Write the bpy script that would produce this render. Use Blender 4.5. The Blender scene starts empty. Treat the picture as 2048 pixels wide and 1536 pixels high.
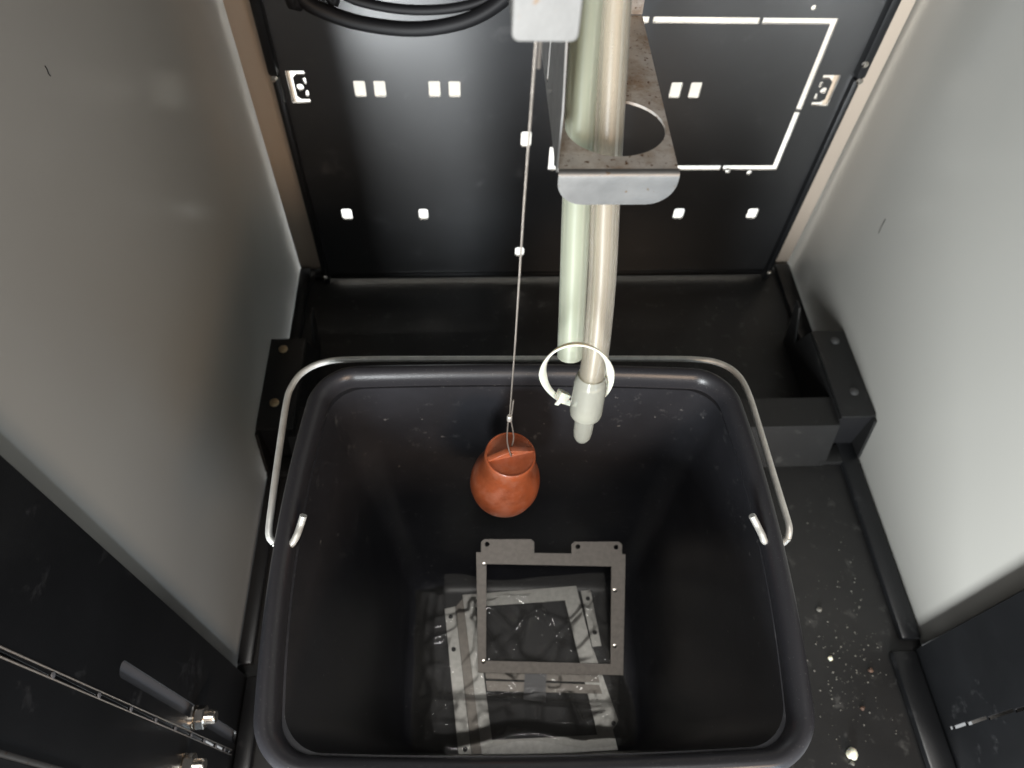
import bpy, bmesh, math, random
from mathutils import Vector, Matrix, noise
R = math.radians
random.seed(7)
scene = bpy.context.scene
COL = scene.collection

# ------------------------------------------------------------------ camera
CAM = Vector((-0.0897, 0.0, 0.6119))
FPX = 1463.0
AX = Vector((0.99833386, -0.01812262, 0.05478208))      # world axes seen in camera space (x right, y down, z forward)
AY = Vector((-0.04596064, -0.8237678, 0.56506126))
AZ = Vector((0.03488732, -0.5666376, -0.82322822))
cam_d = bpy.data.cameras.new('camera')
cam = bpy.data.objects.new('camera', cam_d)
COL.objects.link(cam)
rot = Matrix(((AX[0], -AX[1], -AX[2]), (AY[0], -AY[1], -AY[2]), (AZ[0], -AZ[1], -AZ[2])))
cam.matrix_world = Matrix.Translation(CAM) @ rot.to_4x4()
cam_d.sensor_width = 36.0
cam_d.lens = FPX / 2048.0 * 36.0
cam_d.clip_start = 0.01
cam_d.clip_end = 50.0
cam_d.dof.use_dof = True
cam_d.dof.focus_distance = 0.37
cam_d.dof.aperture_fstop = 11.0
scene.camera = cam

# ------------------------------------------------------------------ world and lamps
world = bpy.data.worlds.new('World')
scene.world = world
world.use_nodes = True
bg = world.node_tree.nodes['Background']
bg.inputs['Color'].default_value = (0.95, 0.98, 1.0, 1)
bg.inputs['Strength'].default_value = 0.40


def area(name, loc, target, sx, sy, power, color):
    l = bpy.data.lights.new(name, 'AREA')
    l.shape = 'RECTANGLE'
    l.size, l.size_y = sx, sy
    l.energy = power
    l.color = color
    o = bpy.data.objects.new(name, l)
    COL.objects.link(o)
    o.location = loc
    d = Vector(target) - Vector(loc)
    o.rotation_euler = d.to_track_quat('-Z', 'Y').to_euler()
    return o


area('window_light_left', (-0.70, -1.9, -0.10), (0.0, 0.5, 0.05), 0.36, 2.4, 160, (0.94, 0.98, 1.0))
area('window_light_right', (1.02, -1.9, -0.20), (0.0, 0.5, 0.05), 0.11, 2.5, 14, (0.58, 0.79, 1.0))
area('warm_bounce_fill', (0.45, -1.3, 0.95), (-0.25, 0.4, 0.05), 0.40, 0.40, 11, (1.0, 0.72, 0.50))  # added warm fill in place of light bounced off the room floor
area('bucket_fill_light', (-0.10, -0.36, 2.00), (-0.05, 0.15, 0.0), 0.45, 0.45, 15, (1.0, 0.97, 0.93))  # added overhead fill to brighten the bucket contents; no such lamp is seen
area('light_behind_panel', (0.0, 0.66, 0.62), (0.0, 0.78, 0.1), 0.6, 0.06, 10.0, (1.0, 0.96, 0.88))

scene.view_settings.view_transform = 'Standard'
scene.view_settings.look = 'None'
scene.view_settings.exposure = 0.25
scene.view_settings.gamma = 1.0
scene.view_settings.use_curve_mapping = False
scene.cycles.use_denoising = True
scene.cycles.max_bounces = 10
scene.cycles.transparent_max_bounces = 24
scene.cycles.sample_clamp_indirect = 6.0

# ------------------------------------------------------------------ measuring helper: photograph pixel -> point on a plane of the place


def ray(px, py):
    v = Vector((px - 1024.0, py - 768.0, FPX))
    return Vector((v.dot(AX), v.dot(AY), v.dot(AZ)))


def at(px, py, x=None, y=None, z=None):
    q = ray(px, py)
    if z is not None:
        t = (z - CAM.z) / q.z
    elif y is not None:
        t = (y - CAM.y) / q.y
    else:
        t = (x - CAM.x) / q.x
    return CAM + q * t


# ------------------------------------------------------------------ materials
MATS = {}


def mat(name, base, rough=0.5, metal=0.0, spec=0.5, var=0.0, vscale=20, bump=0.0, bscale=400, dirt=None,
        dscale=30, dlo=0.55, dhi=0.7, rvar=0.0, trans=0.0, ior=1.45, sss=0.0, coat=0.0, detail=4, stretch=None, speck=None):
    m = bpy.data.materials.new(name)
    m.use_nodes = True
    nt = m.node_tree
    p = nt.nodes['Principled BSDF']
    p.inputs['Roughness'].default_value = rough
    p.inputs['Metallic'].default_value = metal
    p.inputs['Specular IOR Level'].default_value = spec
    p.inputs['IOR'].default_value = ior
    p.inputs['Transmission Weight'].default_value = trans
    p.inputs['Subsurface Weight'].default_value = sss
    p.inputs['Subsurface Radius'].default_value = (0.006, 0.003, 0.0015)
    p.inputs['Subsurface Scale'].default_value = 1.0
    p.inputs['Coat Weight'].default_value = coat
    p.inputs['Coat Roughness'].default_value = 0.15
    b = (*base, 1)
    p.inputs['Base Color'].default_value = b
    tc = nt.nodes.new('ShaderNodeTexCoord')
    mp = nt.nodes.new('ShaderNodeMapping')
    nt.links.new(tc.outputs['Object'], mp.inputs['Vector'])
    if stretch:
        mp.inputs['Scale'].default_value = stretch
    vec = mp.outputs['Vector']

    def noi(sc, det=detail, ro=0.6):
        n = nt.nodes.new('ShaderNodeTexNoise')
        n.inputs['Scale'].default_value = sc
        n.inputs['Detail'].default_value = det
        n.inputs['Roughness'].default_value = ro
        nt.links.new(vec, n.inputs['Vector'])
        return n.outputs['Fac']

    def ramp(src, lo, hi, a, c):
        mr = nt.nodes.new('ShaderNodeMapRange')
        mr.inputs['From Min'].default_value = lo
        mr.inputs['From Max'].default_value = hi
        mr.inputs['To Min'].default_value = a
        mr.inputs['To Max'].default_value = c
        nt.links.new(src, mr.inputs['Value'])
        return mr.outputs['Result']

    def mix(fac, c1, c2):
        mx = nt.nodes.new('ShaderNodeMix')
        mx.data_type = 'RGBA'
        if hasattr(fac, 'node'):
            nt.links.new(fac, mx.inputs[0])
        else:
            mx.inputs[0].default_value = fac
        for i, cc in ((6, c1), (7, c2)):
            if hasattr(cc, 'node'):
                nt.links.new(cc, mx.inputs[i])
            else:
                mx.inputs[i].default_value = cc
        return mx.outputs[2]
    cur = None
    if var:
        n = noi(vscale)
        cur = mix(ramp(n, 0.3, 0.7, 0, 1), tuple(max(0, x * (1 - var)) for x in base) + (1,), tuple(x * (1 + var) for x in base) + (1,))
    if dirt:
        n = noi(dscale, 6, 0.7)
        f = ramp(n, dlo, dhi, 0, 1)
        cur = mix(f, cur if cur is not None else b, (*dirt, 1))
        if rvar == 0:
            rvar = 0.001
        nt.links.new(ramp(n, dlo, dhi, rough, min(1, rough + 0.3)), p.inputs['Roughness'])
    elif rvar:
        nt.links.new(ramp(noi(vscale * 1.7 + 3), 0.3, 0.7, max(0.02, rough - rvar), rough + rvar), p.inputs['Roughness'])
    if speck:
        sc, ssc, slo, shi = speck
        cur = mix(ramp(noi(ssc, 3, 0.5), slo, shi, 0, 1), cur if cur is not None else b, (*sc, 1))
    if cur is not None:
        nt.links.new(cur, p.inputs['Base Color'])
    if bump:
        bp = nt.nodes.new('ShaderNodeBump')
        bp.inputs['Strength'].default_value = bump
        bp.inputs['Distance'].default_value = 0.0005
        nt.links.new(noi(bscale, 2), bp.inputs['Height'])
        nt.links.new(bp.outputs['Normal'], p.inputs['Normal'])
    MATS[name] = m
    return m


mat('grey_paint', (0.365, 0.358, 0.330), rough=0.24, var=0.02, vscale=6, rvar=0.015, detail=1)
mat('beige_paint', (0.38, 0.320, 0.262), rough=0.30, var=0.02, vscale=6)
mat('black_paint', (0.010, 0.0105, 0.0115), rough=0.33, var=0.2, vscale=15, bump=0.10, bscale=1100, dirt=(0.06, 0.06, 0.062), dscale=38, dlo=0.60, dhi=0.85)
mat('panel_paint', (0.012, 0.0125, 0.0135), rough=0.44, spec=0.9, coat=1.0, var=0.2, vscale=15, bump=0.05, bscale=1100, dirt=(0.05, 0.05, 0.052), dscale=30, dlo=0.60, dhi=0.85)
MATS['panel_paint'].node_tree.nodes['Principled BSDF'].inputs['Coat IOR'].default_value = 1.6
MATS['panel_paint'].node_tree.nodes['Principled BSDF'].inputs['Coat Roughness'].default_value = 0.25
mat('black_floor', (0.016, 0.016, 0.016), rough=0.38, var=0.2, vscale=18, bump=0.10, bscale=900, dirt=(0.10, 0.10, 0.095), dscale=60, dlo=0.58, dhi=0.85, speck=((0.07, 0.068, 0.062), 420, 0.70, 0.78))
mat('black_bracket', (0.012, 0.012, 0.012), rough=0.42, bump=0.1, bscale=900, dirt=(0.07, 0.07, 0.065), dscale=70, dlo=0.6, dhi=0.85)
mat('bucket_plastic', (0.027, 0.0275, 0.032), rough=0.36, var=0.2, vscale=25, bump=0.10, bscale=1400, dirt=(0.14, 0.14, 0.14), dscale=110, dlo=0.60, dhi=0.86, speck=((0.15, 0.148, 0.145), 260, 0.71, 0.77))
mat('rim_plastic', (0.028, 0.028, 0.032), rough=0.30, bump=0.10, bscale=1400, dirt=(0.15, 0.145, 0.14), dscale=900, dlo=0.62, dhi=0.72)
mat('wire_zinc', (0.70, 0.70, 0.66), rough=0.45, metal=0.45, var=0.15, vscale=120, bump=0.15, bscale=500)
mat('steel_cable', (0.36, 0.32, 0.28), rough=0.4, metal=0.8, bump=0.4, bscale=2500)
mat('ferrule_metal', (0.75, 0.72, 0.66), rough=0.35, metal=0.7)
mat('orange_plastic', (0.275, 0.068, 0.025), coat=0.25, rough=0.36, var=0.30, vscale=60, bump=0.15, bscale=300, dirt=(0.36, 0.135, 0.08), dscale=75, dlo=0.48, dhi=0.78, sss=0.08)
mat('silicone_milky', (0.56, 0.62, 0.55), coat=0.35, rough=0.30, trans=0.78, ior=1.41, var=0.06, vscale=50, bump=0.05, bscale=200)
mat('silicone_clear', (0.62, 0.55, 0.46), coat=0.4, rough=0.20, trans=0.86, ior=1.41, var=0.06, vscale=50, bump=0.05, bscale=200)
mat('plug_plastic', (0.66, 0.66, 0.57), coat=0.5, rough=0.2, trans=0.62, ior=1.45)
mat('tie_nylon', (0.62, 0.62, 0.53), rough=0.38, sss=0.2, trans=0.1)
mat('stainless', (0.165, 0.161, 0.154), speck=((0.12, 0.075, 0.04), 190, 0.69, 0.74), rough=0.45, metal=0.8, var=0.10, vscale=60, bump=0.05, bscale=800, rvar=0.06)
mat('stainless_dirty', (0.56, 0.535, 0.50), rough=0.46, metal=0.3, var=0.15, vscale=90, bump=0.25, bscale=700, dirt=(0.30, 0.205, 0.13), dscale=75, dlo=0.42, dhi=0.70, speck=((0.13, 0.065, 0.03), 560, 0.62, 0.70))
mat('bright_plate', (0.165, 0.161, 0.153), rough=0.5, metal=0.4, var=0.06, vscale=150, bump=0.1, bscale=900, dirt=(0.22, 0.13, 0.06), dscale=90, dlo=0.64, dhi=0.72)
mat('galvanised', (0.56, 0.55, 0.52), rough=0.45, metal=0.4, var=0.12, vscale=300, bump=0.12, bscale=1200)
mat('galvanised_brown', (0.25, 0.225, 0.20), rough=0.45, metal=0.4, var=0.12, vscale=300, bump=0.12, bscale=1200)
mat('rubber_black', (0.008, 0.008, 0.009), rough=0.55, spec=0.3, bump=0.05)
mat('nickel', (0.78, 0.73, 0.66), rough=0.22, metal=1.0)
mat('brass_screw', (0.55, 0.42, 0.25), rough=0.35, metal=0.9)
mat('dark_screw', (0.10, 0.10, 0.10), rough=0.4, metal=0.6)
mat('slot_grey', (0.16, 0.16, 0.17), rough=0.5, bump=0.1)
mat('white_wall', (0.82, 0.80, 0.75), rough=0.8, bump=0.05, bscale=60)
mat('crumb', (0.75, 0.74, 0.58), rough=0.7, bump=0.5, bscale=600, sss=0.2)
mat('grit_light', (0.15, 0.147, 0.13), rough=0.7)
mat('rust_chip', (0.10, 0.060, 0.042), rough=0.6)
mat('dark_fibre', (0.02, 0.02, 0.02), rough=0.6)

mb = bpy.data.materials.new('clear_film')
mb.use_nodes = True
nt = mb.node_tree
nt.nodes.clear()
o_ = nt.nodes.new('ShaderNodeOutputMaterial')
tr_ = nt.nodes.new('ShaderNodeBsdfTransparent')
tr_.inputs['Color'].default_value = (0.97, 0.97, 0.96, 1)
gl_ = nt.nodes.new('ShaderNodeBsdfGlossy')
gl_.inputs['Roughness'].default_value = 0.07
df_ = nt.nodes.new('ShaderNodeBsdfDiffuse')
df_.inputs['Color'].default_value = (0.7, 0.68, 0.64, 1)
fr_ = nt.nodes.new('ShaderNodeFresnel')
fr_.inputs['IOR'].default_value = 1.50
m1 = nt.nodes.new('ShaderNodeMixShader')
m2 = nt.nodes.new('ShaderNodeMixShader')
m2.inputs[0].default_value = 0.065
nt.links.new(fr_.outputs[0], m1.inputs[0])
nt.links.new(tr_.outputs[0], m1.inputs[1])
nt.links.new(gl_.outputs[0], m1.inputs[2])
nt.links.new(m1.outputs[0], m2.inputs[1])
nt.links.new(df_.outputs[0], m2.inputs[2])
nt.links.new(m2.outputs[0], o_.inputs['Surface'])
MATS['clear_film'] = mb


def milky(name, col, clear, gloss_rough):
    """cloudy translucent rubber: some light passes straight, the rest scatters through; plain Fresnel sheen on top"""
    m = bpy.data.materials.new(name)
    m.use_nodes = True
    t = m.node_tree
    t.nodes.clear()
    N = t.nodes.new
    out = N('ShaderNodeOutputMaterial')
    tr = N('ShaderNodeBsdfTransparent')
    tr.inputs['Color'].default_value = (*[min(1, c * 0.25 + 0.75) for c in col], 1)
    di = N('ShaderNodeBsdfDiffuse')
    tl_ = N('ShaderNodeBsdfTranslucent')
    no = N('ShaderNodeTexNoise')
    no.inputs['Scale'].default_value = 60
    no.inputs['Detail'].default_value = 5
    tc = N('ShaderNodeTexCoord')
    mp = N('ShaderNodeMapping')
    mp.inputs['Scale'].default_value = (1, 1, 0.15)
    t.links.new(tc.outputs['Object'], mp.inputs['Vector'])
    t.links.new(mp.outputs['Vector'], no.inputs['Vector'])
    mx = N('ShaderNodeMix')
    mx.data_type = 'RGBA'
    mx.inputs[6].default_value = (*[c * 0.82 for c in col], 1)
    mx.inputs[7].default_value = (*[min(1, c * 1.12) for c in col], 1)
    t.links.new(no.outputs['Fac'], mx.inputs[0])
    for b_ in (di, tl_):
        t.links.new(mx.outputs[2], b_.inputs['Color'])
    gl = N('ShaderNodeBsdfGlossy')
    gl.inputs['Roughness'].default_value = gloss_rough
    fr = N('ShaderNodeFresnel')
    fr.inputs['IOR'].default_value = 1.33
    a, b2, c2 = N('ShaderNodeMixShader'), N('ShaderNodeMixShader'), N('ShaderNodeMixShader')
    a.inputs[0].default_value = 0.5
    b2.inputs[0].default_value = clear
    t.links.new(di.outputs[0], a.inputs[1])
    t.links.new(tl_.outputs[0], a.inputs[2])
    t.links.new(a.outputs[0], b2.inputs[1])
    t.links.new(tr.outputs[0], b2.inputs[2])
    t.links.new(fr.outputs[0], c2.inputs[0])
    t.links.new(b2.outputs[0], c2.inputs[1])
    t.links.new(gl.outputs[0], c2.inputs[2])
    t.links.new(c2.outputs[0], out.inputs['Surface'])
    MATS[name] = m


milky('silicone_milky', (0.66, 0.70, 0.56), 0.58, 0.42)
milky('silicone_clear', (0.74, 0.675, 0.55), 0.70, 0.34)
milky('plug_plastic', (0.74, 0.74, 0.65), 0.52, 0.18)

# ------------------------------------------------------------------ object helpers


def tag(o, label=None, cat=None, group=None, kind=None):
    if label:
        o['label'] = label
    if cat:
        o['category'] = cat
    if group:
        o['group'] = group
    if kind:
        o['kind'] = kind
    return o


def empty(name, loc=(0, 0, 0)):
    o = bpy.data.objects.new(name, None)
    o.empty_display_size = 0.02
    COL.objects.link(o)
    o.location = loc
    return o


def put(name, me, m, parent=None, smooth=False):
    o = bpy.data.objects.new(name, me)
    COL.objects.link(o)
    if m:
        me.materials.clear()
        me.materials.append(MATS[m])
    if smooth:
        for p in me.polygons:
            p.use_smooth = True
    if parent:
        o.parent = parent
        o.matrix_parent_inverse = Matrix.Translation(parent.location).inverted()
    return o


def from_bm(name, bm, m, parent=None, smooth=False, auto=None):
    bmesh.ops.recalc_face_normals(bm, faces=bm.faces)
    if auto is not None:
        for e in bm.edges:
            if len(e.link_faces) == 2 and e.calc_face_angle(0) > R(auto):
                e.smooth = False
        smooth = True
    me = bpy.data.meshes.new(name)
    bm.to_mesh(me)
    bm.free()
    return put(name, me, m, parent, smooth)


def box_bm(x0, x1, y0, y1, z0, z1, bev=0.0, bm=None, seg=2):
    nb = bmesh.new()
    bmesh.ops.create_cube(nb, size=1)
    bmesh.ops.scale(nb, vec=(x1 - x0, y1 - y0, z1 - z0), verts=nb.verts)
    bmesh.ops.translate(nb, vec=((x0 + x1) / 2, (y0 + y1) / 2, (z0 + z1) / 2), verts=nb.verts)
    if bev:
        bmesh.ops.bevel(nb, geom=nb.edges[:], offset=bev, segments=seg, affect='EDGES', profile=0.5)
    if bm is None:
        return nb
    me = bpy.data.meshes.new('tmp')
    nb.to_mesh(me)
    nb.free()
    bm.from_mesh(me)
    bpy.data.meshes.remove(me)
    return bm


def box(name, m, parent, x0, x1, y0, y1, z0, z1, bev=0.0):
    return from_bm(name, box_bm(x0, x1, y0, y1, z0, z1, bev), m, parent, auto=40 if bev else None)


def plate(name, m, parent, outer, holes, thick, frame, bev=0.0):
    """flat sheet with real holes; frame = (origin, u, v): points are (a, b) -> origin + a u + b v"""
    cu = bpy.data.curves.new('c', 'CURVE')
    cu.dimensions = '2D'
    cu.fill_mode = 'BOTH'
    cu.extrude = thick / 2
    cu.bevel_depth = bev
    cu.bevel_resolution = 1
    cu.offset = -bev
    for pts in [outer] + list(holes):
        s = cu.splines.new('POLY')
        s.points.add(len(pts) - 1)
        for q, (a, b) in zip(s.points, pts):
            q.co = (a, b, 0, 1)
        s.use_cyclic_u = True
    ob = bpy.data.objects.new('c', cu)
    COL.objects.link(ob)
    dg = bpy.context.evaluated_depsgraph_get()
    me = bpy.data.meshes.new_from_object(ob.evaluated_get(dg))
    bpy.data.objects.remove(ob)
    bpy.data.curves.remove(cu)
    og, u, v = (Vector(a) for a in frame)
    w = u.cross(v)
    mtx = Matrix(((u.x, v.x, w.x, og.x), (u.y, v.y, w.y, og.y), (u.z, v.z, w.z, og.z), (0, 0, 0, 1)))
    me.transform(mtx)
    if mtx.determinant() < 0:
        me.flip_normals()
    me.name = name
    return put(name, me, m, parent)


def rrect(cx, cy, w, h, r, n=4):
    pts = []
    r = min(r, w / 2 - 1e-6, h / 2 - 1e-6)
    for sx, sy, a0 in ((1, 1, 0), (-1, 1, 90), (-1, -1, 180), (1, -1, 270)):
        for k in range(n + 1):
            a = R(a0 + 90 * k / n)
            pts.append((cx + sx * (w / 2 - r) + r * math.cos(a), cy + sy * (h / 2 - r) + r * math.sin(a)))
    return pts


def circ(cx, cy, r, n=16, ry=None):
    return [(cx + r * math.cos(2 * math.pi * k / n), cy + (ry or r) * math.sin(2 * math.pi * k / n)) for k in range(n)]


def smooth_path(pts, n=8, closed=False):
    pts = [Vector(p) for p in pts]
    out = []
    N = len(pts)
    segs = N if closed else N - 1
    for i in range(segs):
        if closed:
            p0, p1, p2, p3 = pts[(i - 1) % N], pts[i], pts[(i + 1) % N], pts[(i + 2) % N]
        else:
            p1, p2 = pts[i], pts[i + 1]
            p0 = pts[i - 1] if i else p1 * 2 - p2
            p3 = pts[i + 2] if i + 2 < N else p2 * 2 - p1
        for k in range(n):
            t = k / n
            out.append(0.5 * ((2 * p1) + (p2 - p0) * t + (2 * p0 - 5 * p1 + 4 * p2 - p3) * t * t + (3 * p1 - p0 - 3 * p2 + p3) * t ** 3))
    if not closed:
        out.append(pts[-1])
    return out


def sweep(bm, path, rad, n=12, closed=False, caps=True, inner=None, flat=None):
    """tube along a path; rad number or function(t); inner = wall-hole radius; flat=(width vectors, half thickness)"""
    path = [Vector(p) for p in path]
    L = len(path)
    tans = []
    for i in range(L):
        a = path[(i - 1) % L] if (closed or i) else path[0]
        b = path[(i + 1) % L] if (closed or i < L - 1) else path[-1]
        tans.append((b - a).normalized())
    ref = Vector((0, 1, 0)) if abs(tans[0].y) < 0.9 else Vector((1, 0, 0))
    nrm = (ref - tans[0] * ref.dot(tans[0])).normalized()
    rings, irings = [], []
    for i in range(L):
        nrm = (nrm - tans[i] * nrm.dot(tans[i])).normalized()
        bi = tans[i].cross(nrm)
        r = rad(i / (L - 1)) if callable(rad) else rad
        rings.append([bm.verts.new(path[i] + (nrm * math.cos(2 * math.pi * k / n) + bi * math.sin(2 * math.pi * k / n)) * r) for k in range(n)])
        if inner:
            irings.append([bm.verts.new(path[i] + (nrm * math.cos(2 * math.pi * k / n) + bi * math.sin(2 * math.pi * k / n)) * inner) for k in range(n)])

    def skin(rs):
        for i in range(L if closed else L - 1):
            a, b = rs[i], rs[(i + 1) % L]
            for k in range(n):
                bm.faces.new((a[k], a[(k + 1) % n], b[(k + 1) % n], b[k]))
    skin(rings)
    if inner:
        skin(irings)
        if not closed:
            for e in (0, L - 1):
                for k in range(n):
                    bm.faces.new((rings[e][k], rings[e][(k + 1) % n], irings[e][(k + 1) % n], irings[e][k]))
    elif caps and not closed:
        bm.faces.new(rings[0])
        bm.faces.new(rings[-1][::-1])
    return bm


def tube(name, m, parent, path, rad, n=12, **kw):
    bm = bmesh.new()
    sweep(bm, path, rad, n, **kw)
    return from_bm(name, bm, m, parent, auto=50)


def lathe(name, m, parent, prof, origin, axis=(0, 0, 1), n=32, auto=40):
    bm = bmesh.new()
    ax = Vector(axis).normalized()
    q = Vector((0, 0, 1)).rotation_difference(ax)
    og = Vector(origin)
    prev = None
    for (r, z) in prof:
        if r < 1e-6:
            ring = [bm.verts.new(og + q @ Vector((0, 0, z)))]
        else:
            ring = [bm.verts.new(og + q @ Vector((r * math.cos(2 * math.pi * k / n), r * math.sin(2 * math.pi * k / n), z))) for k in range(n)]
        if prev:
            for k in range(n):
                if len(prev) == 1 and len(ring) > 1:
                    bm.faces.new((prev[0], ring[k], ring[(k + 1) % n]))
                elif len(ring) == 1 and len(prev) > 1:
                    bm.faces.new((prev[k], ring[0], prev[(k + 1) % n]))
                elif len(ring) > 1:
                    bm.faces.new((prev[k], ring[k], ring[(k + 1) % n], prev[(k + 1) % n]))
        prev = ring
    return from_bm(name, bm, m, parent, auto=auto)


def prism(name, m, parent, pts, axis, a0, a1, bev=0.0):
    """polygon extruded along x, y or z; pts are the other two coordinates"""
    bm = bmesh.new()

    def v(p, a):
        return {'x': (a, p[0], p[1]), 'y': (p[0], a, p[1]), 'z': (p[0], p[1], a)}[axis]
    A = [bm.verts.new(v(p, a0)) for p in pts]
    B = [bm.verts.new(v(p, a1)) for p in pts]
    bm.faces.new(A)
    bm.faces.new(B[::-1])
    for i in range(len(pts)):
        j = (i + 1) % len(pts)
        bm.faces.new((A[i], A[j], B[j], B[i]))
    if bev:
        bmesh.ops.bevel(bm, geom=bm.edges[:], offset=bev, segments=2, affect='EDGES', profile=0.5)
    return from_bm(name, bm, m, parent, auto=40 if bev else None)


# ------------------------------------------------------------------ the setting: inside of the cabinet
WX = 0.28           # side walls
YB = 0.582          # back of the cabinet
YW = 0.1490          # front end of the grey side walls
PX_ = 0.270         # inner faces of the front posts
ZT = 0.70           # underside of the added deck

fl = box('floor', 'black_floor', None, -0.2795, 0.2795, 0.05, YB + 0.004, -0.012, 0.0)
tag(fl, 'black painted steel floor of the cabinet', kind='structure')
# raised lips of the floor tray
LIP = [('x', 0.2615, 0.2785, YW + 0.004, YB - 0.004), ('x', -0.2785, -0.2665, YW + 0.004, YB - 0.004)]
for (_, x0, x1, y0, y1) in LIP:
    box('floor_lip', 'black_paint', fl, x0, x1, y0, y1, 0.0003, 0.007, 0.0022)
box('floor_lip', 'black_paint', fl, -0.262, 0.258, 0.5665, 0.577, 0.0003, 0.006, 0.0018)
box('floor_lip', 'black_paint', fl, 0.2485, 0.2692, 0.051, 0.144, 0.0003, 0.008, 0.0025)
box('floor_lip', 'black_paint', fl, -0.2692, -0.2560, 0.051, 0.144, 0.0003, 0.008, 0.0025)

wl = box('wall_left', 'grey_paint', None, -0.302, -WX, YW, YB + 0.02, -0.012, ZT, 0.001)
tag(wl, 'grey satin painted left side wall of the cabinet', kind='structure')
wr = box('wall_right', 'grey_paint', None, WX, 0.302, YW, YB + 0.02, -0.012, ZT, 0.001)
tag(wr, 'pale grey satin painted right side wall of the cabinet', kind='structure')
dk = box('shading_deck', 'black_paint', None, -0.302, 0.302, 0.025, YB + 0.02, ZT + 0.002, ZT + 0.02)  # unseen deck added overhead; its forward reach darkens the upper walls
tag(dk, 'unseen dark deck above the cabinet, added to shade the walls', kind='structure')
wb = empty('wall_back', (0, YB, 0))
tag(wb, 'grey painted back edge strips beside the black panel', kind='structure')
for s in (-1, 1):
    box('edge_strip', 'beige_paint', wb, min(s * 0.242, s * 0.2795), max(s * 0.242, s * 0.2795), YB, YB + 0.008, 0.0, ZT - 0.002, 0.0008)
rw = box('room_wall', 'white_wall', None, -1.2, 1.2, 0.80, 0.86, -1.0, 1.4)
tag(rw, 'bright wall glimpsed through the holes of the panel', kind='structure')

# ------------------------------------------------------------------ black back panel with punched holes
YP = 0.565
bp_root = empty('back_panel', (0, YP, 0))
tag(bp_root, 'black steel back panel with white punched slots and a rectangular knockout outline', 'panel')


def pz(px, py):
    p = at(px, py, y=YP)
    return (p.x, p.z)


holes = []
for (px, py) in ((720, 177), (760, 177), (869, 177), (909, 177), (1351, 179), (1390, 179)):
    a, b = pz(px, py)
    holes.append(rrect(a, 0.2376, 0.0098, 0.0150, 0.0012))
for (px, py, w, h) in ((1052, 277, 0.0095, 0.0165), (1039, 502, 0.0090, 0.0125), (694, 427, 0.0100, 0.0135), (847, 427, 0.0090, 0.0135), (1357, 426, 0.0105, 0.0135), (1504, 426, 0.0105, 0.0135)):
    a, b = pz(px, py)
    holes.append(rrect(a, b, w, h, 0.0022))
for (px, py, r) in ((1627, 14, 0.0022), (1455, 341, 0.0025), (1498, 344, 0.0025)):
    a, b = pz(px, py)
    holes.append(circ(a, b, r, 14))
# knockout outline: slit rectangle with little bridges left standing
kx0, kx1, kz0, kz1, kw = -0.0105, 0.2085, 0.1540, 0.3000, 0.0052
br = 0.0012


def hseg(x0, x1, z):
    holes.append(rrect((x0 + x1) / 2, z, x1 - x0, kw, 0.0006, 1))


def vseg(z0, z1, x):
    holes.append(rrect(x, (z0 + z1) / 2, kw, z1 - z0, 0.0006, 1))


# the corner pieces are L shaped
hk = kw / 2
holes.append([(0.1560 + br, kz0 - hk), (kx1 + hk, kz0 - hk), (kx1 + hk, 0.2170 - br), (kx1 - hk, 0.2170 - br), (kx1 - hk, kz0 + hk), (0.1560 + br, kz0 + hk)])
holes.append([(kx1 - hk, 0.2170 + br), (kx1 + hk, 0.2170 + br), (kx1 + hk, kz1 + hk), (0.1480 + br, kz1 + hk), (0.1480 + br, kz1 - hk), (kx1 - hk, kz1 - hk)])
hseg(0.060, 0.1560 - br, kz0)
hseg(0.060, 0.1480 - br, kz1)
hseg(kx0 + 0.02, 0.058 - br, kz0)
hseg(kx0 + 0.02, 0.058 - br, kz1)
holes.append([(kx0 - hk, kz0 - hk), (kx0 + 0.018, kz0 - hk), (kx0 + 0.018, kz0 + hk), (kx0 + hk, kz0 + hk), (kx0 + hk, 0.178), (kx0 - hk, 0.178)])
# the two punched marks: bracket shape with a dot and two ears
for s, (px, py) in ((1, (597, 173)), (-1, (1650, 180))):
    a, b = pz(px, py)
    cx = a

    def M(pts):
        q = [(cx + s * u, b + v) for (u, v) in pts]
        return q if s > 0 else q[::-1]
    holes.append(M([(-0.0080, -0.0150), (0.0075, -0.0150), (0.0075, -0.0115), (0.0005, -0.0115), (-0.0030, -0.0085), (-0.0030, 0.0085), (0.0005, 0.0115), (0.0075, 0.0115), (0.0075, 0.0150), (-0.0080, 0.0150)]))
    holes.append(circ(cx + s * 0.0015, b, 0.0030, 12))
    holes.append(M([(0.0045, -0.0085), (0.0075, -0.0085), (0.0075, -0.0030), (0.0058, -0.0030)]))
    holes.append(M([(0.0045, 0.0085), (0.0058, 0.0030), (0.0075, 0.0030), (0.0075, 0.0085)]))
plate('sheet', 'panel_paint', bp_root, [(-0.2470, 0.0085), (0.2470, 0.0085), (0.2470, 0.66), (-0.2470, 0.66)], holes, 0.0022, ((0, YP, 0), (1, 0, 0), (0, 0, 1)))
for s in (-1, 1):
    a, b = sorted((s * 0.2440, s * 0.2505))
    box('folded_hem', 'black_paint', bp_root, a, b, YP - 0.0075, YP + 0.012, 0.0005, 0.2515, 0.0022)
    a, b = sorted((s * 0.2435, s * 0.2520))
    box('folded_hem', 'black_paint', bp_root, a, b, YP - 0.0095, YP + 0.013, 0.2535, 0.66, 0.0028)
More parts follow.
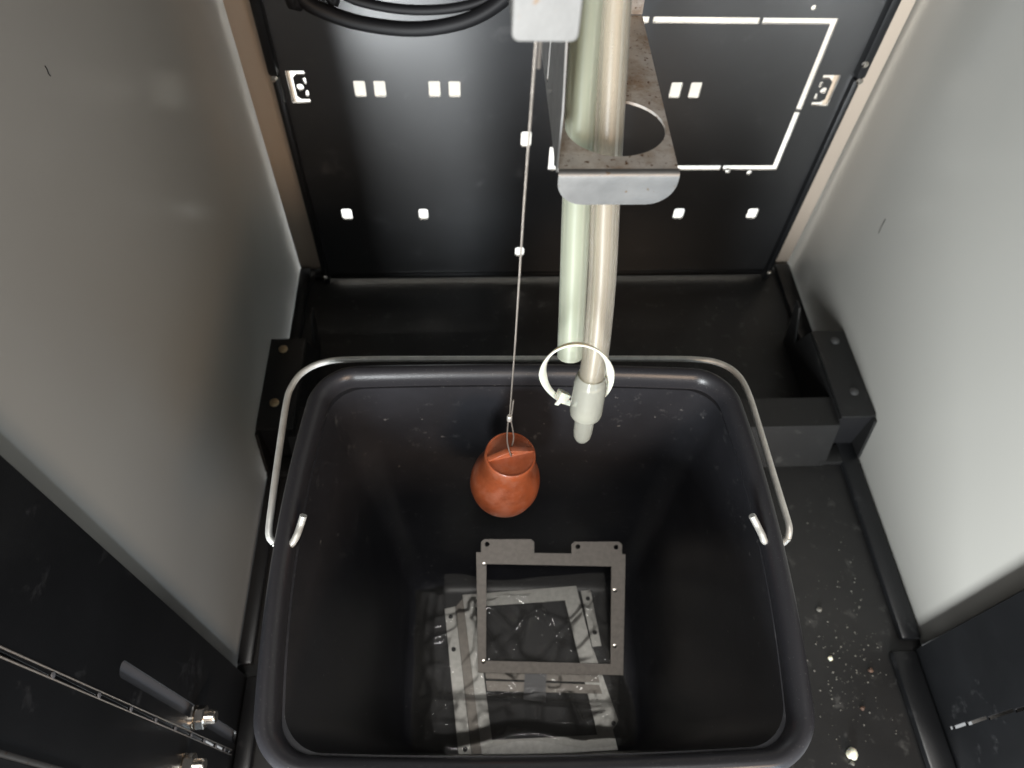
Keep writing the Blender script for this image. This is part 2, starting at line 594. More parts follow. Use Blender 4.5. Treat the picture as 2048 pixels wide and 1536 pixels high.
for (sx, z) in ((-0.2475, 0.2522), (0.2475, 0.2522), (0.2455, 0.2680), (-0.2470, 0.014), (0.2470, 0.014)):
    lathe('screw', 'nickel', bp_root, [(0, 0), (0.0030, 0), (0.0030, 0.0012), (0.0018, 0.0024), (0, 0.0024)], (sx, YP - 0.0090, z), (0, -1, 0), 12)
box('bottom_fold', 'black_paint', bp_root, -0.2435, 0.2435, YP - 0.004, YP + 0.0005, 0.0075, 0.0120, 0.0015)

# ------------------------------------------------------------------ black front posts
# left post: plate with slit and long slot, closed box behind
pl = empty('front_post', (-PX_, 0.14, 0))
tag(pl, 'black front post left of the bucket, with bolts and a long grey slot', 'post', 'front posts of the cabinet')
FY0, FY1 = 0.0, 0.1445
hl = []
zc = [0.0300, 0.0505, 0.0755, 0.1010, 0.1300, 0.1610, 0.1960, 0.2340, 0.2790, 0.3290, 0.38, 0.43, 0.48, 0.53]
ys = 0.0863
sl = [ys + 0.004 * (0.0235 - z) / 0.3 for z in zc]
prevz = 0.012
for z in zc:
    hl.append(rrect(ys - 0.008 * (z - 0.02) / 0.31 + 0.0035, (prevz + z) / 2, 0.0018, z - prevz - 0.0016, 0.0006, 2))
    prevz = z
hl.append(rrect(0.1002, 0.113, 0.0085, 0.212, 0.0042, 6))
plate('face', 'black_paint', pl, [(FY0, 0.0), (FY1, 0.0), (FY1, ZT), (FY0, ZT)], hl, 0.0014, ((-PX_ - 0.0007, 0, 0), (0, 1, 0), (0, 0, 1)))
box('slot_backing', 'slot_grey', pl, -PX_ - 0.0045, -PX_ - 0.0030, 0.0940, 0.1080, 0.004, 0.230)
for z in zc[:10]:
    lathe('slit_tab', 'slot_grey', pl, [(0, 0), (0.0015, 0), (0.0013, 0.0006), (0, 0.0008)], (-PX_ + 0.0001, ys - 0.008 * (z - 0.02) / 0.31 + 0.0030, z), (1, 0, 0), 10)
for dy in (-0.0016, 0.0016):
    q0 = Vector((-PX_ + 0.0001, ys + 0.0035 + dy, 0.012))
    q1 = Vector((-PX_ + 0.0001, ys + 0.0035 - 0.008 * 0.48 / 0.31 + dy, 0.50))
    tube('slit_edge', 'galvanised_brown', pl, [q0, q1], 0.00045, 6)
box('outer_skin', 'black_paint', pl, -0.302, -PX_ - 0.024, FY0, FY1, 0.0, ZT)
box('return_edge', 'black_paint', pl, -0.302, -PX_ - 0.0016, FY1 - 0.0014, FY1 + 0.0006, 0.0, ZT)


def bolt(parent, loc, s=1):
    b = lathe('bolt', 'nickel', parent, [(0, 0.0), (0.0075, 0.0), (0.0075, 0.0014), (0.0045, 0.0016), (0.0042, 0.0130), (0.0036, 0.0140), (0, 0.0140)], loc, (s, 0, 0), 20)
    bm = bmesh.new()
    bmesh.ops.create_cone(bm, cap_ends=True, segments=6, radius1=0.0074, radius2=0.0074, depth=0.0055)
    bmesh.ops.bevel(bm, geom=bm.edges[:], offset=0.0004, segments=1, affect='EDGES')
    bmesh.ops.transform(bm, matrix=Matrix.Translation(Vector(loc) + Vector((s * 0.0048, 0, 0))) @ Matrix.Rotation(R(90), 4, 'Y'), verts=bm.verts)
    me = bpy.data.meshes.new('nut')
    bm.to_mesh(me)
    bm.free()
    n = put('nut', me, 'nickel', None)
    n.parent = b
    return b


bolt(pl, (-PX_, 0.0973, 0.1020))
bolt(pl, (-PX_, 0.0690, 0.1070))
box('hinge_strip', 'stainless', pl, -PX_ + 0.0005, -PX_ + 0.0025, 0.0485, 0.0507, 0.235, 0.42, 0.0005)
box('hinge_strip', 'galvanised', pl, -PX_ + 0.0005, -PX_ + 0.0015, 0.038, 0.0420, 0.240, 0.42, 0.0004)

FY1 = 0.1445
pr = empty('front_post', (PX_, 0.14, 0))
tag(pr, 'black front post right of the bucket, with one pale slit line', 'post', 'front posts of the cabinet')
hr = []
zr = [0.013, 0.0190, 0.0370, 0.0640, 0.0950, 0.1280, 0.165, 0.205, 0.25, 0.30, 0.36, 0.43, 0.5]
for a, b in zip(zr[:-1], zr[1:]):
    m_ = (a + b) / 2
    hr.append(rrect(0.0841 - 0.028 * (m_), m_, 0.0024, b - a - 0.0014, 0.0008, 2))
plate('face', 'black_paint', pr, [(FY0, 0.0), (FY1, 0.0), (FY1, ZT), (FY0, ZT)], hr, 0.0014, ((PX_ + 0.0007, 0, 0), (0, 1, 0), (0, 0, 1)))
box('return_edge', 'black_paint', pr, PX_ + 0.0016, 0.302, FY1 - 0.0014, FY1 + 0.0006, 0.0, ZT)

box('outer_skin', 'galvanised_brown', pr, 0.298, 0.3015, FY0, FY1 - 0.002, 0.0, ZT)

# ------------------------------------------------------------------ bucket rail behind the bucket
rl = empty('bucket_rail', (0, 0.345, 0))
tag(rl, 'black steel rail across the floor behind the bucket, with end brackets', 'rail')
prism('rail_bar', 'black_bracket', rl, [(0.3180, 0.0005), (0.3200, 0.0005), (0.3355, 0.047), (0.362, 0.047), (0.362, 0.0005), (0.364, 0.0005), (0.364, 0.050), (0.3335, 0.050)], 'x', -0.252, 0.246)
for s in (-1, 1):
    def X(a, b):
        return sorted((s * a, s * b))
    x0, x1 = X(0.2465, 0.279)
    nm = 'end_bracket'
    e = box(nm, 'black_bracket', rl, x0, x1, 0.338, 0.438, 0.0545, 0.0570, 0.0008)
    x0, x1 = X(0.2460, 0.2480)
    prism('side_cheek', 'black_bracket', e, [(0.345, 0.001), (0.470, 0.001), (0.484, 0.050), (0.474, 0.050), (0.452, 0.020), (0.438, 0.0540), (0.338, 0.0540)], 'x', x0, x1)
    x0, x1 = X(0.2400, 0.279)
    box('foot_flange', 'black_bracket', e, x0, x1, 0.3185, 0.338, 0.0005, 0.0065, 0.001)
    x0, x1 = X(0.2484, 0.2766)
    box('front_cover', 'rubber_black', e, x0, x1, 0.3390, 0.3405, 0.0070, 0.0540)
    x0, x1 = X(0.2768, 0.2794)
    prism('wall_flange', 'black_bracket', e, [(0.322, 0.008), (0.44, 0.008), (0.44, 0.0540), (0.334, 0.0540)], 'x', x0, x1)
    for (yy) in (0.365, 0.425):
        lathe('screw', 'brass_screw' if s < 0 else 'dark_screw', e, [(0, 0), (0.0042, 0), (0.0042, 0.0010), (0.0026, 0.0024), (0, 0.0026)], (s * 0.266, yy, 0.0571), (0, 0, 1), 14)

# ------------------------------------------------------------------ bucket
BZ = 0.260
bk = empty('bucket', (-0.0575, 0.150, 0.0))
tag(bk, 'black plastic rectangular bucket with rolled rim and wire bail handle', 'bucket')
YAW = R(-1.6)


def bring(bm, z, hx, hy, r, cx, cy, n=10, bx=0.0075, by=0.003):
    """rounded rectangle whose sides bow outward a little, as moulded pails do"""
    c, s = math.cos(YAW), math.sin(YAW)
    base = rrect(0, 0, 2 * hx, 2 * hy, r, n)
    pts = []
    for i, p in enumerate(base):
        q = base[(i + 1) % len(base)]
        pts.append(p)
        if math.hypot(q[0] - p[0], q[1] - p[1]) > 0.05:
            for k in range(1, 12):
                pts.append((p[0] + (q[0] - p[0]) * k / 12, p[1] + (q[1] - p[1]) * k / 12))
    vs = []
    for (a, b) in pts:
        a2 = a * (1 + bx / hx * (1 - (b / hy) ** 2))
        b2 = b * (1 + by / hy * (1 - (a / hx) ** 2))
        vs.append(bm.verts.new((cx + a2 * c - b2 * s, cy + a2 * s + b2 * c, z)))
    return vs


def loft(bm, rings, closed=False):
    n = len(rings[0])
    for i in range(len(rings) - 1 + (1 if closed else 0)):
        A, B = rings[i], rings[(i + 1) % len(rings)]
        for k in range(n):
            bm.faces.new((A[k], A[(k + 1) % n], B[(k + 1) % n], B[k]))


B0 = (-0.0545, 0.1470)   # bottom centre
B1 = (-0.0602, 0.1472)   # rim centre


def lerp(a, b, t):
    return a + (b - a) * t


def wall_ring(bm, z, inset):
    t = z / BZ
    return bring(bm, z, lerp(0.0900, 0.1165, t) - inset, lerp(0.0660, 0.1005, t) - inset, lerp(0.014, 0.017, t), lerp(B0[0], B1[0], t), lerp(B0[1], B1[1], t), 10, lerp(0.0025, 0.0075, t), lerp(0.0015, 0.003, t))


bm = bmesh.new()
rings = [wall_ring(bm, z, 0.0) for z in (0.0005, 0.004, 0.08, 0.16, 0.22, 0.249)]
rings += [wall_ring(bm, z, 0.0022) for z in (0.249, 0.22, 0.16, 0.08, 0.012)]
rings += [wall_ring(bm, 0.0055, 0.006), wall_ring(bm, 0.0045, 0.012)]
loft(bm, rings)
bm.faces.new(rings[0][::-1])
bm.faces.new(rings[-1])
from_bm('body', bm, 'bucket_plastic', bk, auto=50)
bm = bmesh.new()
rings = []
for (off, z) in ((-0.0024, 0.2478), (-0.0020, 0.2540), (0.0005, 0.2585), (0.0035, 0.2602), (0.0060, 0.2590), (0.0078, 0.2555), (0.0083, 0.2490), (0.0083, 0.2420), (0.0068, 0.2420), (0.0066, 0.2500), (0.0040, 0.2555), (0.0008, 0.2520), (0.0004, 0.2478)):
    rings.append(bring(bm, z, 0.1162 + off, 0.1003 + off, 0.016 + off, B1[0], B1[1], 12))
loft(bm, rings, True)
from_bm('rim', bm, 'rim_plastic', bk, auto=60)
# wire bail lying behind the back rim
HZ = 0.2500
wire = [at(548, 1086, z=0.2440), at(538, 1066, z=0.2465)]
for (px, py) in ((545, 1000), (560, 890), (572, 810), (582, 775), (606, 744), (650, 724), (720, 718.5), (900, 718), (1100, 717.5), (1300, 717.5), (1395, 719), (1440, 727), (1474, 748), (1496, 785), (1520, 860), (1550, 960), (1570, 1025), (1578, 1055)):
    wire.append(at(px, py, z=HZ))
wire += [at(1576, 1076, z=0.2465)]
hnd = tube('handle', 'wire_zinc', bk, smooth_path(wire, 5), 0.0019, 10)
for (pts) in (((548, 1086, 0.2440), (562, 1092, 0.2430), (580, 1090, 0.2540), (592, 1074, 0.2570), (601, 1050, 0.2580), (607, 1031, 0.2620)),
              ((1576, 1076, 0.2465), (1560, 1088, 0.2430), (1532, 1084, 0.2540), (1524, 1070, 0.2570), (1514, 1050, 0.2580), (1504, 1031, 0.2620))):
    tube('hook_end', 'wire_zinc', hnd, smooth_path([at(a, b, z=c) for a, b, c in pts], 5), 0.0019, 10)

# ------------------------------------------------------------------ float on its steel cable
FYc = 0.197
fc = at(1010, 962, y=FYc)
ft = empty('float', (fc.x, fc.y, fc.z))
tag(ft, 'orange brown plastic float hanging inside the bucket on a thin steel cable', 'float')
tilt = Vector((0.06, -0.03, 1)).normalized()
rad = 0.0203
prof = [(0.0, -0.0225), (0.006, -0.0218), (0.0115, -0.0195), (0.0160, -0.0155), (0.0190, -0.0098), (0.0205, -0.0030), (0.0204, 0.0035), (0.0193, 0.0100), (0.0174, 0.0160), (0.0157, 0.0205), (0.0147, 0.0240), (0.0143, 0.0275), (0.0143, 0.0325), (0.0141, 0.0340), (0.0136, 0.0346), (0.0132, 0.0346), (0.0129, 0.0342), (0.0, 0.0340)]
lathe('bulb', 'orange_plastic', ft, prof, fc, tilt, 48, auto=45)
# upright web across the neck, with the cable hole
q = Vector((0, 0, 1)).rotation_difference(tilt)
ud = (q @ Vector((math.cos(R(14)), math.sin(R(14)), 0))).normalized()
vd = tilt
og = fc + tilt * 0.0338
plate('web', 'orange_plastic', ft, [(-0.0131, 0.0), (0.0131, 0.0), (0.0131, 0.0010), (0.0010, 0.0064), (-0.0010, 0.0064), (-0.0131, 0.0010)], [circ(0.0, 0.0036, 0.0010, 10)], 0.0026, (og, ud, vd), bev=0.0003)
eye = og + vd * 0.0036
wn = ud.cross(vd).normalized()
top = at(1072, 84, y=FYc)
fer = at(1019, 836, y=FYc)
up = (top - fer).normalized()
lp = [fer + Vector((0.0006, 0, 0)), fer.lerp(eye, 0.6) + Vector((0.0020, 0, 0)) - wn * 0.001, eye + ud * 0.001 - wn * 0.0026, eye - wn * 0.0005, eye + wn * 0.0026 - ud * 0.0008, fer.lerp(eye, 0.6) - Vector((0.0020, 0, 0)) + wn * 0.001, fer - Vector((0.0006, 0, 0))]
tube('cable_loop', 'steel_cable', ft, smooth_path(lp, 6), 0.00042, 6)
tube('ferrule', 'ferrule_metal', ft, [fer - up * 0.0022, fer - up * 0.0018, fer + up * 0.0018, fer + up * 0.0022], lambda t: 0.0014 if 0.2 < t < 0.8 else 0.0011, 10)
tube('suspension_cable', 'steel_cable', ft, [fer, fer.lerp(top, 0.3) + Vector((0.0002, 0, 0)), fer.lerp(top, 0.7) - Vector((0.0002, 0, 0)), top, top + up * 0.10], 0.00042, 6)
tube('cable_tail', 'steel_cable', ft, [fer + Vector((0.0006, 0, 0)), fer + up * 0.004 + Vector((0.0010, 0, 0)), at(1027, 800, y=FYc)], 0.00042, 6)
tl = at(1077, 136, y=FYc + 0.0005)
tube('cable_tail', 'steel_cable', ft, [tl, tl + Vector((0, 0, 0.05))], 0.0006, 6)

# ------------------------------------------------------------------ bright cover the cable comes from
cv = empty('sheet_metal_cover', (-0.068, 0.19, 0.5))
tag(cv, 'bright sheet metal cover above the float cable, top centre', 'cover')
c0 = at(1022, 80, y=0.186)
c1 = at(1156, 80, y=0.186)
cx = (c0.x + c1.x) / 2
cw = c1.x - c0.x
plate('front_face', 'bright_plate', cv, rrect(cx, c0.z + 0.05, cw, 0.10, 0.0022, 4), [], 0.0012, ((0, 0.186, 0), (1, 0, 0), (0, 0, 1)), bev=0.0004)
box('side_face', 'bright_plate', cv, c0.x + 0.0002, c0.x + 0.0014, 0.1868, 0.212, c0.z + 0.002, c0.z + 0.10)
box('side_face', 'bright_plate', cv, c1.x - 0.0014, c1.x - 0.0002, 0.1868, 0.212, c0.z + 0.002, c0.z + 0.10)

# ------------------------------------------------------------------ hose bracket (flat plate with a big hole)
HB = 0.437
hb = empty('hose_bracket', (-0.034, 0.26, HB))
tag(hb, 'stained stainless steel bracket with a large round hole guiding the hoses', 'bracket')
hx0, hx1, hy0, hy1 = -0.0571, -0.0122, 0.2150, 0.3200
plate('hole_plate', 'stainless_dirty', hb, [(hx0, hy0), (hx1, hy0), (hx1 + 0.002, hy1), (hx0, hy1)], [circ(-0.0327, 0.2396, 0.0196, 44, 0.0176)], 0.0012, ((0, 0, HB - 0.0006), (1, 0, 0), (0, 1, 0)))
# front lip: quarter bend and rounded tongue
bm = bmesh.new()
prof_l = []
for k in range(7):
    a = R(90 * k / 6)
    prof_l.append((hy0 - 0.0024 * math.sin(a), HB - 0.0024 + 0.0024 * math.cos(a)))
rows = []
zb = HB - 0.0150
steps = prof_l + [(hy0 - 0.0024, z) for z in (zb + 0.0105, zb + 0.0085, zb + 0.0062, zb + 0.0043, zb + 0.0027, zb + 0.0013, zb + 0.0004, zb)]
for (yy, zz) in steps:
    rr = 0.0105
    ins = 0
    if zz < zb + rr:
        d = zb + rr - zz
        ins = rr - math.sqrt(max(0, rr * rr - d * d))
    rows.append((hx0 + 0.0004 + ins, hx1 + 0.0004 - ins, yy, zz))
NV = 10
grid = [[bm.verts.new((lerp(a, b, k / NV), yy, zz)) for k in range(NV + 1)] for (a, b, yy, zz) in rows]
for i in range(len(grid) - 1):
    for k in range(NV):
        bm.faces.new((grid[i][k], grid[i + 1][k], grid[i + 1][k + 1], grid[i][k + 1]))
bmesh.ops.recalc_face_normals(bm, faces=bm.faces)
g = bmesh.ops.solidify(bm, geom=bm.faces[:], thickness=0.0011)
from_bm('front_lip', bm, 'stainless', hb, auto=40)
# left cheek rising to the deck, and the rear upstand
plate('side_cheek', 'stainless', hb, [(0.2125, HB + 0.0004), (0.3220, HB + 0.0004), (0.3220, 0.62), (0.2600, 0.62), (0.2230, 0.487), (0.2135, 0.462)], [rrect(0.2610, 0.4620, 0.0030, 0.040, 0.0014, 4)], 0.0006, ((hx0 - 0.0004, 0, 0), (0, 1, 0), (0, 0, 1)))
plate('rear_upstand', 'stainless_dirty', hb, [(-0.0250, HB + 0.0003), (hx1 + 0.002, HB + 0.0003), (hx1 - 0.002, 0.62), (-0.0250, 0.62)], [], 0.0012, ((0, hy1 + 0.0007, 0), (1, 0, 0), (0, 0, 1)))
box('deck_tab', 'stainless', hb, -0.0562, hx1 - 0.003, 0.3225, 0.3240, 0.600, ZT + 0.0)

# ------------------------------------------------------------------ hoses
YH = 0.1985


def hose(name, m, pts, rad, inner):
    ctl = [at(a, b, y=d) for (a, b, d) in pts]
    t0 = ctl[0]
    d0 = ctl[0] - ctl[1]
    ctl = [Vector((t0.x, t0.y + 0.060, ZT)), Vector((t0.x, t0.y + 0.050, t0.z + 0.14)), t0 + d0 * 2.2 + Vector((0, 0.002, 0)), t0 + d0 * 1.0] + ctl
    bm = bmesh.new()
    sweep(bm, smooth_path(ctl, 10), rad, 32, inner=inner)
    return from_bm(name, bm, m, None, auto=50)


h1 = hose('hose', 'silicone_milky', [(1177, 0, 0.262), (1168, 120, 0.2535), (1160, 260, 0.243), (1152, 430, 0.228), (1147, 560, 0.216), (1140, 712, 0.2025)], 0.0060, 0.0040)
tag(h1, 'milky pale green silicone hose, the shorter one, with an open cut end', 'hose', 'silicone hoses above the bucket')
h2 = hose('hose', 'silicone_clear', [(1229, 0, 0.262), (1223, 120, 0.2535), (1216, 260, 0.243), (1209, 430, 0.228), (1204, 560, 0.216), (1193, 690, 0.204), (1181, 770, 0.1975)], 0.0062, 0.0043)
tag(h2, 'clear brownish silicone hose, the longer one, closed by a plug', 'hose', 'silicone hoses above the bucket')
# stepped plug on the longer hose
pa, pb = at(1181, 765, y=0.198), at(1163, 880, y=0.192)
ax = (pa - pb).normalized()
LN = (pa - pb).length
k = LN / 0.040
plug = empty('hose_plug', tuple(pb))
tag(plug, 'stepped translucent white plug on the end of the longer hose', 'plug')
lathe('collar', 'plug_plastic', plug, [(0.0040, 0.0185 * k), (0.0062, 0.0183 * k), (0.0078, 0.0196 * k), (0.0082, 0.0202 * k), (0.0083, 0.0225 * k), (0.0080, 0.0385 * k), (0.0076, 0.0420 * k), (0.0066, 0.0450 * k), (0.0063, 0.0440 * k), (0.0062, 0.0300 * k), (0.0044, 0.0285 * k), (0.0040, 0.0195 * k)], pb, ax, 40)
lathe('tip', 'plug_plastic', plug, [(0, -0.0005), (0.0020, 0.0000), (0.0038, 0.0017), (0.0047, 0.0045), (0.0050, 0.0085), (0.0052, 0.0235 * k), (0.0044, 0.0238 * k), (0.0038, 0.0235 * k), (0.0036, 0.0060), (0.0018, 0.0030), (0, 0.0026)], pb, ax, 36)

# cable tie looped round both hoses
ct = empty('cable_tie', tuple(at(1153, 748, y=YH)))
tag(ct, 'loose white nylon cable tie looped round the hose above the plug', 'cable tie')
loop = []
NL = 64
for kk in range(NL):
    th = 2 * math.pi * kk / NL
    px = 1153 + 68 * math.cos(th)
    py = 748 - 60 * math.sin(th) + (6 * math.cos(th) if math.sin(th) < 0 else 0)
    loop.append(at(px, py, y=YH - 0.0125 * math.sin(th) - 0.001))
cen = sum(loop, Vector()) / NL
nrm = (loop[0] - cen).cross(loop[NL // 4] - cen).normalized()
bm = bmesh.new()
rg = []
for kk in range(NL):
    rd = (loop[kk] - cen).normalized()
    wv = (nrm * 0.55 + rd * 0.83).normalized()
    tv = wv.cross((loop[(kk + 1) % NL] - loop[kk - 1]).normalized()).normalized()
    w_, t_ = 0.0021, 0.00055
    rg.append([bm.verts.new(loop[kk] + wv * w_ * a + tv * t_ * b) for a, b in ((1, 0.5), (0.8, 1), (-0.8, 1), (-1, 0.5), (-1, -0.5), (-0.8, -1), (0.8, -1), (1, -0.5))])
for i in range(NL):
    A, B = rg[i], rg[(i + 1) % NL]
    for j in range(8):
        bm.faces.new((A[j], A[(j + 1) % 8], B[(j + 1) % 8], B[j]))
from_bm('strap', bm, 'tie_nylon', ct, auto=50)
hd = at(1124, 793, y=YH + 0.006)
bm = box_bm(-0.0032, 0.0032, -0.0026, 0.0026, -0.0029, 0.0029, 0.0006)
for v in bm.verts:
    if v.co.z < 0:
        v.co.x *= 0.75
bmesh.ops.transform(bm, matrix=Matrix.Translation(hd) @ Matrix.Rotation(R(35), 4, 'Y') @ Matrix.Rotation(R(-30), 4, 'X'), verts=bm.verts)
from_bm('head', bm, 'tie_nylon', ct, auto=35)
bm = box_bm(-0.0012, 0.0012, -0.0006, 0.0006, -0.0045, 0.0, 0.0003)
bmesh.ops.transform(bm, matrix=Matrix.Translation(hd + Vector((-0.0006, -0.001, -0.0018))) @ Matrix.Rotation(R(25), 4, 'Y'), verts=bm.verts)
from_bm('cut_tail', bm, 'tie_nylon', ct, auto=35)

# ------------------------------------------------------------------ black cables hanging in front of the panel
for lab, pts, yy, rd in (('lower black cable sagging across the top of the back panel', ((560, -90), (600, -8), (655, 25), (730, 48), (830, 58), (920, 45), (985, 15), (1030, -30), (1060, -110)), 0.524, 0.0054),
                         ('upper black cable sagging just inside the other cable loop', ((640, -90), (680, -18), (740, 8), (830, 20), (920, 14), (985, -10), (1015, -60), (1040, -130)), 0.530, 0.0036)):
    path = [at(a, b, y=yy) for a, b in pts]
    path = [Vector((path[0].x - 0.01, path[0].y, ZT))] + path + [Vector((path[-1].x + 0.005, path[-1].y, ZT))]
    o = tube('cable', 'rubber_black', None, smooth_path(path, 8), rd, 14)
    tag(o, lab, 'cable', 'black cables on the back panel')

# ------------------------------------------------------------------ metal frames and plastic bag in the bucket


def on_plane(px, py, p0, n):
    q = ray(px, py)
    return CAM + q * ((p0 - CAM).dot(n) / q.dot(n))


def pframe(p0, n, cornerpx):
    """local 2D axes on a plane: u roughly +x"""
    u = Vector((1, 0, 0)) - n * n.x
    u.normalize()
    v = n.cross(u).normalized()

    def loc(px, py):
        d = on_plane(px, py, p0, n) - p0
        return (d.dot(u), d.dot(v))
    return u, v, loc


nA = Vector((0.02, -0.45, 0.89)).normalized()
pA = at(1100, 1348, z=0.040)
uA, vA, lA = pframe(pA, nA, None)
fa = empty('mounting_frame', tuple(pA))
tag(fa, 'dark grey metal frame with two screw tabs leaning on top in the bucket', 'frame', 'metal frames in the bucket')
plate('ring', 'galvanised_brown', fa, [lA(*p) for p in ((952, 1104), (1251, 1108), (1246, 1350), (956, 1345))], [[lA(*p) for p in ((973, 1128), (1222, 1133), (1221, 1328), (972, 1321))]], 0.0012, (pA, uA, vA), bev=0.0002)


def hole_px(l, px, py, r):
    a, b = l(px, py)
    return circ(a, b, r, 10)


def rr_px(l, x0, y0, x1, y1, c=6):
    return [l(*p) for p in ((x0, y1), (x0, y0 + c), (x0 + c, y0), (x1 - c, y0), (x1, y0 + c), (x1, y1))]


lift = nA * 0.0016
plate('screw_tab', 'galvanised_brown', fa, rr_px(lA, 962, 1078, 1068, 1106), [hole_px(lA, 974, 1088, 0.0019)], 0.0011, (pA + lift, uA, vA))
plate('screw_tab', 'galvanised_brown', fa, rr_px(lA, 1142, 1083, 1243, 1110), [hole_px(lA, 1155, 1093, 0.0019), hole_px(lA, 1231, 1094, 0.0019)], 0.0011, (pA + lift, uA, vA))
for (px, py) in ((968, 1127), (967, 1322), (1229, 1180), (1229, 1291)):
    c = on_plane(px, py, pA, nA)
    lathe('rivet', 'nickel', fa, [(0, 0), (0.0017, 0), (0.0015, 0.0016), (0, 0.002)], c + nA * 0.0006, nA, 10)

nB = Vector((0.0, -0.10, 0.995)).normalized()
pB = at(1070, 1340, z=0.022)
uB, vB, lB = pframe(pB, nB, None)
fb = empty('mounting_frame', tuple(pB))
tag(fb, 'pale galvanised metal frame lying inside the clear plastic bag', 'frame', 'metal frames in the bucket')
plate('ring', 'galvanised', fb, [lB(*p) for p in ((925, 1190), (1152, 1172), (1236, 1500), (965, 1516))], [[lB(*p) for p in ((950, 1214), (1130, 1201), (1195, 1470), (984, 1480))]], 0.0012, (pB, uB, vB), bev=0.0002)
dn = nB * -0.004
plate('side_flange', 'galvanised', fb, [lB(*p) for p in ((889, 1216), (910, 1211), (944, 1520), (918, 1520))], [hole_px(lB, 901, 1231, 0.0019), hole_px(lB, 907, 1297, 0.0019), hole_px(lB, 930, 1498, 0.0019)], 0.0011, (pB + dn, uB, vB))
plate('side_flange', 'galvanised', fb, [lB(*p) for p in ((1163, 1180), (1182, 1178), (1204, 1290), (1186, 1292), (1238, 1440), (1222, 1468))], [hole_px(lB, 1177, 1195, 0.0019), hole_px(lB, 1191, 1263, 0.0019), hole_px(lB, 1229, 1446, 0.0019)], 0.0011, (pB + dn, uB, vB))
plate('flange_web', 'galvanised_brown', fb, [lB(*p) for p in ((911, 1213), (926, 1195), (965, 1514), (945, 1518))], [], 0.0010, (pB + dn * 0.6, uB, vB))
cr = plate('cross_bar', 'galvanised_brown', fb, [lB(*p) for p in ((968, 1322), (1190, 1330), (1198, 1366), (972, 1358))], [], 0.0012, (pB + nB * 0.0025, uB, vB))
plate('cross_bar', 'galvanised_brown', fb, [lB(*p) for p in ((972, 1362), (1198, 1370), (1204, 1388), (974, 1382))], [], 0.0012, (pB + nB * 0.0008, uB, vB))
plate('clip', 'slot_grey', fb, [lB(*p) for p in ((1050, 1332), (1092, 1334), (1090, 1406), (1046, 1400))], [], 0.0012, (pB + nB * 0.0048, uB, vB))

# crumpled clear bag
bm = bmesh.new()
NX, NYg = 170, 140
gx0, gx1, gy0, gy1 = -0.140, 0.028, 0.083, 0.206
vg = []
for j in range(NYg + 1):
    row = []
    for i in range(NX + 1):
        u, v = i / NX, j / NYg
        x = lerp(gx0, gx1, u) + 0.006 * noise.noise(Vector((u * 3, v * 3, 5)))
        y = lerp(gy0, gy1, v) + 0.006 * noise.noise(Vector((u * 3, v * 3, 9)))
        z = 0.030 + 0.006 * noise.noise(Vector((x * 18, y * 18, 1)))
        dv, _p = noise.voronoi(Vector((x * 20 + y * 6, y * 17 - x * 9, 0.3)))
        z += 0.0048 * math.exp(-((dv[1] - dv[0]) * 9.0) ** 2)
        dv, _p = noise.voronoi(Vector((x * 38 - y * 14, y * 30 + x * 10, 4.3)))
        z += 0.0030 * math.exp(-((dv[1] - dv[0]) * 9.0) ** 2)
        dl = y - (0.1125 - 0.09 * (x + 0.06))
        z += 0.008 * math.exp(-(dl / 0.0018) ** 2)
        # front part heaps up
        z += 0.014 * max(0, 1 - v / 0.32) * (0.7 + noise.noise(Vector((x * 40, y * 40, 0))))
        edge = min(u, 1 - u, v, 1 - v)
        z = lerp(0.010, z, min(1, edge / 0.10))
        # the leaning frame rests on top and presses the film down
        if x > -0.10 and x < 0.035 and y > 0.118:
            zp = pA.z - (nA.x * (x - pA.x) + nA.y * (y - pA.y)) / nA.z
            z = min(z, zp - 0.004)
        if -0.115 < x < 0.016:
            z = max(z, pB.z + (y - pB.y) * 0.10 + 0.0060)
        row.append(bm.verts.new((x, y, max(0.009, z))))
    vg.append(row)
for j in range(NYg):
    for i in range(NX):
        bm.faces.new((vg[j][i], vg[j][i + 1], vg[j + 1][i + 1], vg[j + 1][i]))
bag = from_bm('plastic_bag', bm, 'clear_film', None, smooth=True)
tag(bag, 'crumpled clear plastic bag over the pale frame at the bottom of the bucket', 'bag')

# ------------------------------------------------------------------ crumbs and grit on the floor


def lump(r, seed, sub=2):
    bm = bmesh.new()
    bmesh.ops.create_icosphere(bm, subdivisions=sub, radius=r)
    for v in bm.verts:
        d = 1 + 0.45 * noise.noise(v.co * (1.1 / r) + Vector((seed, seed * 2, 0)))
        v.co *= d
        v.co.z *= 0.75
    return bm


def crumb(px, py, r, m, label, seed):
    p = at(px, py, z=0.0)
    bm = lump(r, seed, 3)
    zmin = min(v.co.z for v in bm.verts)
    bmesh.ops.translate(bm, vec=(p.x, p.y, -zmin), verts=bm.verts)
    o = from_bm('crumb', bm, m, None, smooth=True)
    tag(o, label, 'crumb', 'crumbs on the cabinet floor')


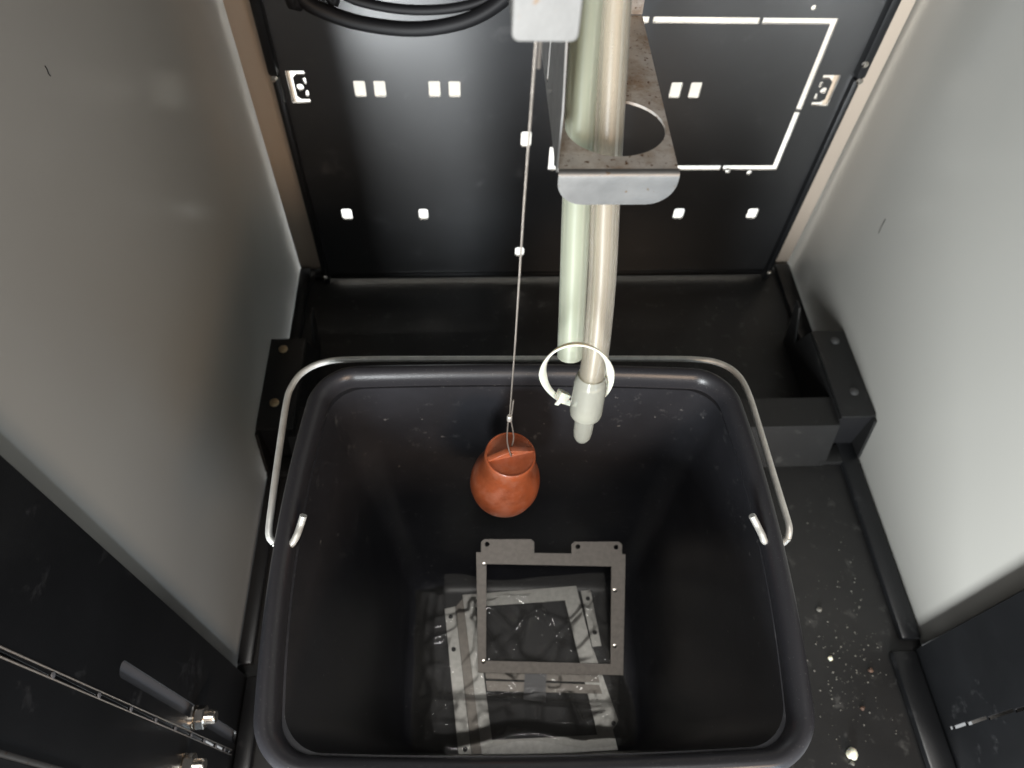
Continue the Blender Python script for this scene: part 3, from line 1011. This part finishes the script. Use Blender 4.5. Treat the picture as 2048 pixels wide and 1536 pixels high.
crumb(1701, 1509, 0.0044, 'crumb', 'large pale crumb on the floor near the lower right corner', 3)
crumb(1703, 1527, 0.0016, 'grit_light', 'tiny pale crumb just below the large pale crumb', 5)
crumb(1659, 1317, 0.0019, 'crumb', 'small white crumb on the floor right of the bucket front', 8)
crumb(1637, 1220, 0.0021, 'grit_light', 'beige round crumb on the floor beside the bucket rim', 11)
crumb(1740, 1341, 0.0019, 'rust_chip', 'rusty brown chip on the floor near the right post', 14)
crumb(1724, 1417, 0.0017, 'rust_chip', 'small reddish chip on the floor in front of the right post', 17)
bm = bmesh.new()
cnt = 0
while cnt < 190:
    px = random.gauss(1705, 60)
    py = random.gauss(1290, 150)
    p = at(px, py, z=0.0)
    if not (p.x < 0.246 and p.x > 0.10 and p.y > 0.03 and p.y < 0.32):
        continue
    r = random.choice((0.00035, 0.0004, 0.0005, 0.0006, 0.0009))
    mtx = Matrix.Translation((p.x, p.y, r * 0.6)) @ Matrix.Rotation(random.random() * 6, 4, 'Z') @ Matrix.Diagonal((1, random.uniform(0.5, 1), 0.6, 1))
    bmesh.ops.create_icosphere(bm, subdivisions=1, radius=r, matrix=mtx)
    cnt += 1
for _ in range(120):
    x, y = random.uniform(-0.24, 0.24), random.uniform(0.37, 0.56)
    r = random.choice((0.0003, 0.0004, 0.0005))
    bmesh.ops.create_icosphere(bm, subdivisions=1, radius=r, matrix=Matrix.Translation((x, y, r * 0.6)))
gr = from_bm('floor_grit', bm, 'grit_light', None)
tag(gr, 'fine pale grit scattered on the black floor', 'grit', kind='stuff')

# ------------------------------------------------------------------ stray fibres on the walls
for lab, pts, wx in (('tiny dark fibre stuck to the left wall', ((90, 132), (94, 138), (97, 147), (101, 152)), -WX + 0.0004),
                     ('tiny dark fibre stuck to the right wall', ((1771, 438), (1767, 446), (1762, 455), (1757, 467)), WX - 0.0004)):
    o = tube('fibre', 'dark_fibre', None, [at(a, b, x=wx) for a, b in pts], 0.00022, 5)
    tag(o, lab, 'fibre')
